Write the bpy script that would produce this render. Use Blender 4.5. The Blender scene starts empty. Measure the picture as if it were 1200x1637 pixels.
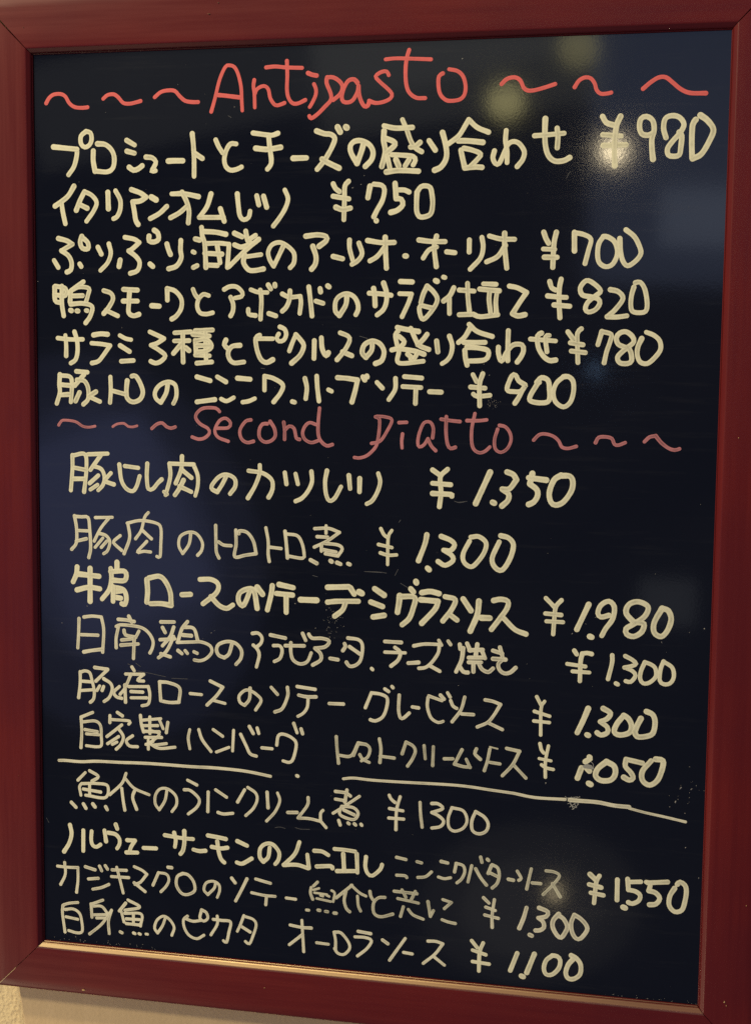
import bpy, math, random
from mathutils import Vector, Matrix
from mathutils import noise as mnoise

SC = bpy.context.scene
COL = SC.collection
HEIGHT = 1.30                      # height of the board's centre above the floor


def W3(x, y, z):
    """board frame (x right, y up, z out of the board; metres) -> world"""
    return Vector((x, -z, y + HEIGHT))


# ------------------------------------------------------------------ camera
CAM_POS=(0.201552, -0.894802, 0.102398)
CAM_RIGHT=(0.977783, 0.209345, 0.010732)
CAM_UP=(-0.032034, 0.098632, 0.994608)
CAM_BACK=(0.207158, -0.972855, 0.103147)
PANEL_EDGE=[(-0.2469, -0.3402), (-0.2426, -0.368)]

cam_data = bpy.data.cameras.new('camera')
cam_data.sensor_fit = 'AUTO'
cam_data.sensor_width = 36.0
cam_data.lens = 2300.0 / 1637.0 * 36.0
cam_data.clip_start = 0.02
cam_data.clip_end = 50.0
cam = bpy.data.objects.new('camera', cam_data)
COL.objects.link(cam)
_r, _u, _b = Vector(CAM_RIGHT), Vector(CAM_UP), Vector(CAM_BACK)
_m = Matrix((( _r.x, _u.x, _b.x, 0), (_r.y, _u.y, _b.y, 0), (_r.z, _u.z, _b.z, 0), (0, 0, 0, 1)))
_m.translation = Vector(CAM_POS) + Vector((0, 0, HEIGHT))
cam.matrix_world = _m
SC.camera = cam

# ------------------------------------------------------------------ light
world = bpy.data.worlds.new('World')
SC.world = world
world.use_nodes = True
bg = world.node_tree.nodes['Background']
bg.inputs['Color'].default_value = (0.46, 0.53, 0.92, 1)
bg.inputs['Strength'].default_value = 0.18

SC.view_settings.view_transform = 'Standard'
SC.view_settings.look = 'None'
SC.view_settings.exposure = 0.0
SC.view_settings.gamma = 1.0
SC.view_settings.use_curve_mapping = False
SC.cycles.use_denoising = False
SC.cycles.sample_clamp_indirect = 4.0


def area(name, pos, target, size, size_y, radiance, color, shape='RECTANGLE', spread=180.0):
    d = bpy.data.lights.new(name, 'AREA')
    d.shape = shape
    d.size, d.size_y = size, size_y
    a = size * size_y * (math.pi / 4 if shape in ('DISK', 'ELLIPSE') else 1.0)
    d.energy = radiance * math.pi * a
    d.color = color
    d.spread = math.radians(spread)
    o = bpy.data.objects.new(name, d)
    COL.objects.link(o)
    p, t = W3(*pos), W3(*target)
    o.location = p
    o.rotation_euler = (t - p).to_track_quat('-Z', 'Z').to_euler()
    return o


O = (0, 0, 0)
WARM = (1.0, 0.895, 0.60)
# ceiling lamp above the board and an added fill light far to the left: the main light
area('ceiling_lamp', (-0.58, 1.45, 0.80), O, 0.14, 0.14, 340.0, (1.0, 0.83, 0.50), 'DISK')
area('left_fill', (-2.0, 1.60, 1.65), O, 0.30, 0.30, 235.0, WARM, 'DISK')
spot_d = bpy.data.lights.new('low_left_fill', 'SPOT')  # unseen low spot, added to brighten wall and panel below the frame
spot_d.energy, spot_d.color = 28.0, (1.0, 0.82, 0.52)
spot_d.spot_size, spot_d.spot_blend, spot_d.shadow_soft_size = math.radians(62), 0.9, 0.09
spot = bpy.data.objects.new('low_left_fill', spot_d)
COL.objects.link(spot)
spot.location = W3(-0.95, -1.10, 0.55)
spot.rotation_euler = (W3(-0.12, -0.52, 0) - spot.location).to_track_quat('-Z', 'Z').to_euler()
# small spot lamps of the room, mirrored in the glossy board
area('spot_lamp', (0.040, 0.549, 2.2), (0.15, 0.23, 0), 0.044, 0.048, 44.0, (1.0, 0.82, 0.50), 'DISK')
area('spot_lamp', (-0.187, 0.655, 2.2), (0.09, 0.26, 0), 0.075, 0.060, 6.5, (1.0, 0.88, 0.36), 'DISK')
area('spot_lamp', (-0.038, 0.760, 2.2), (0.13, 0.29, 0), 0.080, 0.055, 3.2, (1.0, 0.88, 0.36), 'DISK')
area('spot_lamp', (0.015, 0.092, 2.2), (0.14, 0.10, 0), 0.018, 0.026, 5.0, (0.35, 0.60, 1.0), 'DISK')
area('table_lamp', (-0.045, -1.062, 2.2), (0.13, -0.24, 0), 0.036, 0.036, 8.0, (1.0, 0.80, 0.45), 'DISK')
area('table_lamp', (-0.10, -1.12, 2.25), (0.11, -0.25, 0), 0.32, 0.22, 0.14, (1.0, 0.93, 0.80), 'ELLIPSE')
area('table_lamp', (-0.11, -1.13, 2.3), (0.11, -0.25, 0), 0.50, 0.36, 0.12, (1.0, 0.93, 0.80), 'ELLIPSE')
# windows behind the viewer and the lit ceiling
area('window_light', (-1.08, -0.28, 2.2), (-0.2, 0, 0), 0.34, 0.46, 0.36, (0.42, 0.48, 1.0))
area('window_light', (-1.10, -0.32, 2.25), (-0.2, 0, 0), 0.46, 0.66, 0.30, (0.40, 0.47, 1.0), 'ELLIPSE')
area('window_light', (-1.14, -0.34, 2.3), (-0.2, 0, 0), 0.72, 0.95, 0.22, (0.42, 0.48, 1.0), 'ELLIPSE')
area('window_light', (0.20, 0.62, 2.25), (0.15, 0.2, 0), 0.42, 0.70, 0.60, (0.50, 0.62, 1.0))
area('window_light', (0.25, 0.41, 2.2), (0.2, 0.2, 0), 0.22, 0.12, 0.7, (0.72, 0.82, 1.0))
area('window_light', (0.18, -0.40, 2.2), (0.2, -0.05, 0), 0.12, 0.10, 0.28, (0.90, 0.95, 1.0))
area('ceiling_light', (-0.62, 0.76, 2.2), (-0.1, 0.27, 0), 1.25, 0.22, 0.20, (1.0, 1.0, 0.92))
area('ceiling_light', (-0.30, 0.74, 2.25), (0.0, 0.27, 0), 0.62, 0.22, 0.32, (1.0, 1.0, 0.86))


# ------------------------------------------------------------------ helpers
def new_mat(name):
    m = bpy.data.materials.new(name)
    m.use_nodes = True
    nt = m.node_tree
    nt.nodes.clear()
    out = nt.nodes.new('ShaderNodeOutputMaterial')
    bs = nt.nodes.new('ShaderNodeBsdfPrincipled')
    nt.links.new(bs.outputs[0], out.inputs[0])
    return m, nt, bs


def node(nt, kind, **kw):
    n = nt.nodes.new(kind)
    for k, v in kw.items():
        if k in n.inputs:
            n.inputs[k].default_value = v
        else:
            setattr(n, k, v)
    return n


def mapping(nt, scale, coord='Object'):
    tc = node(nt, 'ShaderNodeTexCoord')
    mp = node(nt, 'ShaderNodeMapping')
    mp.inputs['Scale'].default_value = scale
    nt.links.new(tc.outputs[coord], mp.inputs['Vector'])
    return mp.outputs['Vector']


def ramp(nt, src, a, b, va, vb):
    n = node(nt, 'ShaderNodeMapRange')
    n.inputs['From Min'].default_value = a
    n.inputs['From Max'].default_value = b
    n.inputs['To Min'].default_value = va
    n.inputs['To Max'].default_value = vb
    nt.links.new(src, n.inputs['Value'])
    return n.outputs['Result']


def mixc(nt, fac, ca, cb):
    n = node(nt, 'ShaderNodeMix', data_type='RGBA')
    for sock, v in ((n.inputs[0], fac), (n.inputs[6], ca), (n.inputs[7], cb)):
        if isinstance(v, tuple):
            sock.default_value = v if len(v) == 4 else (*v, 1)
        elif isinstance(v, float):
            sock.default_value = v
        else:
            nt.links.new(v, sock)
    return n.outputs[2]


def math_(nt, op, a, b=None):
    n = node(nt, 'ShaderNodeMath', operation=op)
    for i, v in enumerate((a, b)):
        if v is None:
            continue
        if isinstance(v, (int, float)):
            n.inputs[i].default_value = v
        else:
            nt.links.new(v, n.inputs[i])
    return n.outputs[0]


def mesh_obj(name, verts, faces, mat, parent=None, uvs=None, smooth=False):
    me = bpy.data.meshes.new(name)
    me.from_pydata(verts, [], faces)
    if uvs is not None:
        uv = me.uv_layers.new(name='UVMap')
        for lp in me.loops:
            uv.data[lp.index].uv = uvs[lp.vertex_index]
    if smooth:
        me.polygons.foreach_set('use_smooth', [True] * len(me.polygons))
    me.update()
    o = bpy.data.objects.new(name, me)
    COL.objects.link(o)
    me.materials.append(mat)
    if parent:
        o.parent = parent
    return o


def tag(o, label=None, cat=None, kind=None, group=None):
    for k, v in (('label', label), ('category', cat), ('kind', kind), ('group', group)):
        if v:
            o[k] = v
    return o


# ------------------------------------------------------------------ materials
def mat_plaster():
    m, nt, bs = new_mat('rough_plaster')
    v = mapping(nt, (1, 1, 1))
    n1 = node(nt, 'ShaderNodeTexNoise', Scale=260.0, Detail=5.0, Roughness=0.6)
    n2 = node(nt, 'ShaderNodeTexNoise', Scale=14.0, Detail=3.0)
    vo = node(nt, 'ShaderNodeTexVoronoi', Scale=330.0)
    for n in (n1, n2, vo):
        nt.links.new(v, n.inputs['Vector'])
    nt.links.new(mixc(nt, n2.outputs['Fac'], (0.70, 0.54, 0.30), (0.80, 0.64, 0.37)), bs.inputs['Base Color'])
    bs.inputs['Roughness'].default_value = 0.85
    h = math_(nt, 'ADD', n1.outputs['Fac'], math_(nt, 'MULTIPLY', vo.outputs['Distance'], 0.6))
    bp = node(nt, 'ShaderNodeBump', Strength=0.8, Distance=0.0014)
    nt.links.new(h, bp.inputs['Height'])
    nt.links.new(bp.outputs[0], bs.inputs['Normal'])
    return m


def mat_panel():
    m, nt, bs = new_mat('tan_panel')
    v = mapping(nt, (60, 60, 3))
    n1 = node(nt, 'ShaderNodeTexNoise', Scale=3.0, Detail=4.0)
    n2 = node(nt, 'ShaderNodeTexNoise', Scale=400.0, Detail=2.0)
    nt.links.new(v, n1.inputs['Vector'])
    nt.links.new(mapping(nt, (1, 1, 1)), n2.inputs['Vector'])
    c = mixc(nt, n1.outputs['Fac'], (0.58, 0.41, 0.22), (0.67, 0.48, 0.27))
    nt.links.new(mixc(nt, ramp(nt, n2.outputs['Fac'], 0.3, 0.7, 0.0, 0.35), c, (0.55, 0.39, 0.20)), bs.inputs['Base Color'])
    bs.inputs['Roughness'].default_value = 0.7
    bp = node(nt, 'ShaderNodeBump', Strength=0.25, Distance=0.0006)
    nt.links.new(n2.outputs['Fac'], bp.inputs['Height'])
    nt.links.new(bp.outputs[0], bs.inputs['Normal'])
    return m


def mat_wood(name, along, spec=0.28, tint=(1, 1, 1, 1)):
    m, nt, bs = new_mat(name)
    sc = (6, 160, 160) if along == 'x' else (160, 160, 6)
    n1 = node(nt, 'ShaderNodeTexNoise', Scale=1.6, Detail=6.0, Roughness=0.62)
    nt.links.new(mapping(nt, sc), n1.inputs['Vector'])
    n2 = node(nt, 'ShaderNodeTexNoise', Scale=9.0, Detail=3.0)
    plain = mapping(nt, (1, 1, 1))
    nt.links.new(plain, n2.inputs['Vector'])
    c = mixc(nt, ramp(nt, n1.outputs['Fac'], 0.35, 0.65, 0.0, 1.0), (0.112, 0.0085, 0.0078), (0.140, 0.0112, 0.0090))
    c = mixc(nt, ramp(nt, n2.outputs['Fac'], 0.35, 0.7, 0.0, 0.75), c, (0.090, 0.0080, 0.0100))
    nt.links.new(c, bs.inputs['Base Color'])
    nt.links.new(ramp(nt, n1.outputs['Fac'], 0.3, 0.7, 0.32, 0.40), bs.inputs['Roughness'])
    bs.inputs['Specular IOR Level'].default_value = spec
    bs.inputs['Specular Tint'].default_value = tint
    h = n1.outputs['Fac']
    bp = node(nt, 'ShaderNodeBump', Strength=0.5, Distance=0.00004)
    nt.links.new(h, bp.inputs['Height'])
    nt.links.new(bp.outputs[0], bs.inputs['Normal'])
    return m


def mat_board():
    m, nt, bs = new_mat('black_gloss_board')
    plain = mapping(nt, (1, 1, 1))
    fine = node(nt, 'ShaderNodeTexNoise', Scale=620.0, Detail=2.0, Roughness=0.6)
    wipe = node(nt, 'ShaderNodeTexNoise', Scale=5.0, Detail=5.0, Roughness=0.6, Distortion=0.6)
    streak = node(nt, 'ShaderNodeTexNoise', Scale=1.0, Detail=5.0, Roughness=0.7)
    nt.links.new(plain, fine.inputs['Vector'])
    nt.links.new(plain, wipe.inputs['Vector'])
    nt.links.new(mapping(nt, (9, 1, 140)), streak.inputs['Vector'])
    w = ramp(nt, wipe.outputs['Fac'], 0.40, 0.75, 0.0, 1.0)
    c = mixc(nt, w, (0.0025, 0.003, 0.0055), (0.0055, 0.006, 0.009))
    st = ramp(nt, streak.outputs['Fac'], 0.56, 0.80, 0.0, 0.6)
    c = mixc(nt, st, c, (0.016, 0.016, 0.018))
    nt.links.new(c, bs.inputs['Base Color'])
    r = math_(nt, 'ADD', ramp(nt, wipe.outputs['Fac'], 0.3, 0.7, 0.05, 0.08), math_(nt, 'MULTIPLY', st, 0.05))
    nt.links.new(r, bs.inputs['Roughness'])
    bs.inputs['Specular IOR Level'].default_value = 0.5
    bp = node(nt, 'ShaderNodeBump', Strength=1.0, Distance=0.000005)
    nt.links.new(fine.outputs['Fac'], bp.inputs['Height'])
    nt.links.new(bp.outputs[0], bs.inputs['Normal'])
    return m


def mat_ink(name, col, col2, core, noise_amt):
    """marker paint: thinner and darker in the middle of a stroke, pooled at edges and ends"""
    m, nt, bs = new_mat(name)
    uv = node(nt, 'ShaderNodeUVMap')
    sep = node(nt, 'ShaderNodeSeparateXYZ')
    nt.links.new(uv.outputs[0], sep.inputs[0])
    edge = math_(nt, 'ABSOLUTE', sep.outputs[1])            # 0 middle .. 1 edge
    n1 = node(nt, 'ShaderNodeTexNoise', Scale=130.0, Detail=4.0, Roughness=0.6)
    n2 = node(nt, 'ShaderNodeTexNoise', Scale=30.0, Detail=3.0)
    plain = mapping(nt, (1, 1, 1))
    nt.links.new(plain, n1.inputs['Vector'])
    nt.links.new(plain, n2.inputs['Vector'])
    mid = ramp(nt, edge, 0.15, 0.75, 1.0, 0.0)
    thin = math_(nt, 'MULTIPLY', mid, ramp(nt, n1.outputs['Fac'], 0.35, 0.65, 0.25, 1.0))
    thin = math_(nt, 'MULTIPLY', thin, ramp(nt, n2.outputs['Fac'], 0.38, 0.62, 0.15, core))
    patch = math_(nt, 'MULTIPLY', ramp(nt, n2.outputs['Fac'], 0.5, 0.72, 0.0, 1.0), noise_amt)
    c = mixc(nt, n1.outputs['Fac'], col, col2)
    rim = ramp(nt, edge, 0.86, 1.0, 0.0, 0.30)
    c = mixc(nt, rim, c, tuple(0.45 * x for x in col[:3]))
    c = mixc(nt, math_(nt, 'MAXIMUM', thin, patch), c, tuple(0.12 * x + 0.01 for x in col[:3]))
    nt.links.new(c, bs.inputs['Base Color'])
    bs.inputs['Roughness'].default_value = 0.6
    bs.inputs['Specular IOR Level'].default_value = 0.25
    return m


def mat_plain(name, col, rough=0.7):
    m, nt, bs = new_mat(name)
    n1 = node(nt, 'ShaderNodeTexNoise', Scale=220.0, Detail=3.0)
    nt.links.new(mapping(nt, (1, 1, 1)), n1.inputs['Vector'])
    nt.links.new(mixc(nt, n1.outputs['Fac'], tuple(0.6 * x for x in col), col), bs.inputs['Base Color'])
    bs.inputs['Roughness'].default_value = rough
    return m


M_PLASTER, M_PANEL = mat_plaster(), mat_panel()
M_WOOD_X, M_WOOD_Z = mat_wood('red_varnished_wood_horizontal', 'x'), mat_wood('red_varnished_wood_vertical', 'z')
M_LIP = mat_wood('gold_glint_wood_edge', 'x', 1.0, (1.0, 0.80, 0.48, 1))  # bottom lip only: gold lamp glint put into a tinted, stronger specular
M_LIP.node_tree.nodes['Principled BSDF'].inputs['IOR'].default_value = 1.85
M_BOARD = mat_board()
M_CREAM = mat_ink('cream_marker_bold', (0.90, 0.85, 0.59), (0.81, 0.765, 0.52), 0.50, 0.12)
M_CREAM_THIN = mat_ink('cream_marker_fine', (0.86, 0.81, 0.59), (0.75, 0.70, 0.505), 0.65, 0.22)
M_FADED = mat_ink('cream_marker_faded', (0.74, 0.70, 0.50), (0.60, 0.57, 0.41), 0.78, 0.38)
M_RED = mat_ink('coral_red_marker', (0.86, 0.16, 0.145), (0.74, 0.14, 0.13), 0.28, 0.10)
M_PINK = mat_ink('rose_marker', (0.62, 0.235, 0.245), (0.48, 0.175, 0.185), 0.85, 0.35)
M_DUST = mat_plain('pale_dust', (0.36, 0.34, 0.31))
M_SMEAR = mat_plain('grey_marker_smear', (0.42, 0.41, 0.36))
M_SCRATCH = mat_plain('dull_scratch', (0.10, 0.10, 0.105))
M_CHIP = mat_plain('bare_wood_chip', (0.75, 0.52, 0.22))

# ------------------------------------------------------------------ wall and panel behind
BACK = -0.0125                      # the back of the frame


def wall():
    nx, nz, s = 2, 2, 1.6
    x0, x1, y0, y1, zf, zb = -1.6, 1.6, -1.3, 1.5, BACK - 0.010, BACK - 0.11
    vs = [W3(x, y, z) for z in (zf, zb) for (x, y) in ((x0, y0), (x1, y0), (x1, y1), (x0, y1))]
    fs = [(0, 1, 2, 3), (5, 4, 7, 6), (4, 0, 3, 7), (1, 5, 6, 2), (3, 2, 6, 7), (4, 5, 1, 0)]
    o = mesh_obj('plaster_wall', vs, fs, M_PLASTER)
    tag(o, 'rough beige plaster wall showing at the lower left corner beside the smooth tan panel', 'wall')


def back_panel():
    (ax, ay), (bx, by) = PANEL_EDGE
    k = (bx - ax) / (by - ay)
    yt, yb, xr = 0.25, -0.75, 0.62
    xt, xb = ax + k * (yt - ay), ax + k * (yb - ay)
    pts = [(xt, yt), (xb, yb), (xr, yb), (xr, yt)]
    vs = [W3(x, y, z) for z in (BACK - 0.0002, BACK - 0.0098) for x, y in pts]
    fs = [(0, 1, 2, 3), (7, 6, 5, 4)] + [(i, i + 4, (i + 1) % 4 + 4, (i + 1) % 4) for i in range(4)]
    o = mesh_obj('tan_panel', vs, fs, M_PANEL)
    tag(o, 'smooth tan panel with a slanting left edge directly below the red frame', 'panel')
    bv = o.modifiers.new('bevel', 'BEVEL')
    bv.width, bv.segments = 0.0008, 2


wall()
back_panel()

# ------------------------------------------------------------------ the menu board
HW, HH = 0.225, 0.3035             # half opening
ZB = -0.0046                        # writing surface
board = bpy.data.objects.new('menu_board', None)
COL.objects.link(board)
board.location = W3(0, -HH - 0.0322, -0.006)
board.empty_display_size = 0.1
tag(board, 'black menu board with a red brown wooden frame, handwritten Japanese dishes and yen prices', 'menu board')


def local(x, y, z):
    return W3(x, y, z) - board.location


# profile of the frame: (outward from the opening, height), metres
PROFILE = [(-0.0030, -0.0045), (-0.0030, -0.0037), (-0.0028, -0.0032), (-0.0025, -0.0030), (-0.0024, -0.0032), (-0.0023, -0.0033),
           (-0.00222, -0.0027), (-0.0021, -0.00225), (-0.0012, -0.00155), (0.0001, -0.00055), (0.0004, -0.00030), (0.0008, -0.00010), (0.0015, 0.0), (0.0050, 0.00015),
           (0.0150, 0.0003), (0.0250, 0.00015), (0.0300, 0.0), (0.0313, -0.0005), (0.0320, -0.0015), (0.0322, -0.0030),
           (0.0322, BACK), (-0.0030, BACK)]


def rail(side):
    """one mitred rail; its profile is swept along one side of the opening"""
    nseg = 24
    vs, fs = [], []
    gap = 0.00028
    n = len(PROFILE)
    horiz = side in ('top', 'bottom')
    for k in range(nseg + 1):
        t = -1 + 2 * k / nseg
        for (u, z) in PROFILE:
            wob = 0.00012 * mnoise.noise(Vector((t * 3, u * 40, {'top': 1, 'bottom': 5, 'left': 9, 'right': 13}[side])))
            if horiz:
                x = t * (HW + u - gap)
                y = (HH + u * (1.05 if side == 'top' else 1.0)) * (1 if side == 'top' else -1)
            else:
                y = t * (HH + u - gap)
                x = (HW + u) * (1 if side == 'right' else -1)
            vs.append(local(x, y, z + (wob if -0.01 < z < 0.1 and u > -0.004 else 0)))
    flip = side in ('top', 'left')
    for k in range(nseg):
        for i in range(n):
            a, b = k * n + i, k * n + (i + 1) % n
            f = (a, b, b + n, a + n)
            fs.append(f if not flip else f[::-1])
    e0 = tuple(range(n))
    e1 = tuple(range(nseg * n, nseg * n + n))
    fs += [e0[::-1], e1] if not flip else [e0, e1[::-1]]
    o = mesh_obj('frame_rail', vs, fs, M_WOOD_X if horiz else M_WOOD_Z, board)
    me = o.data
    me.materials.append(M_LIP)
    for p in me.polygons:
        if side == 'bottom' and len(p.vertices) == 4 and (p.index % n) in range(1, 12):
            p.material_index = 1
    for p in me.polygons:
        p.use_smooth = len(p.vertices) == 4
    me.set_sharp_from_angle(angle=math.radians(40))
    return o


rails = {s: rail(s) for s in ('top', 'left', 'right', 'bottom')}

vs = [local(x, y, z) for z in (ZB, -0.0106) for (x, y) in ((-HW - 0.002, -HH - 0.002), (HW + 0.002, -HH - 0.002), (HW + 0.002, HH + 0.002), (-HW - 0.002, HH + 0.002))]
surface = mesh_obj('writing_surface', vs, [(0, 1, 2, 3), (7, 6, 5, 4), (0, 4, 5, 1), (1, 5, 6, 2), (2, 6, 7, 3), (3, 7, 4, 0)], M_BOARD, board)

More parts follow.
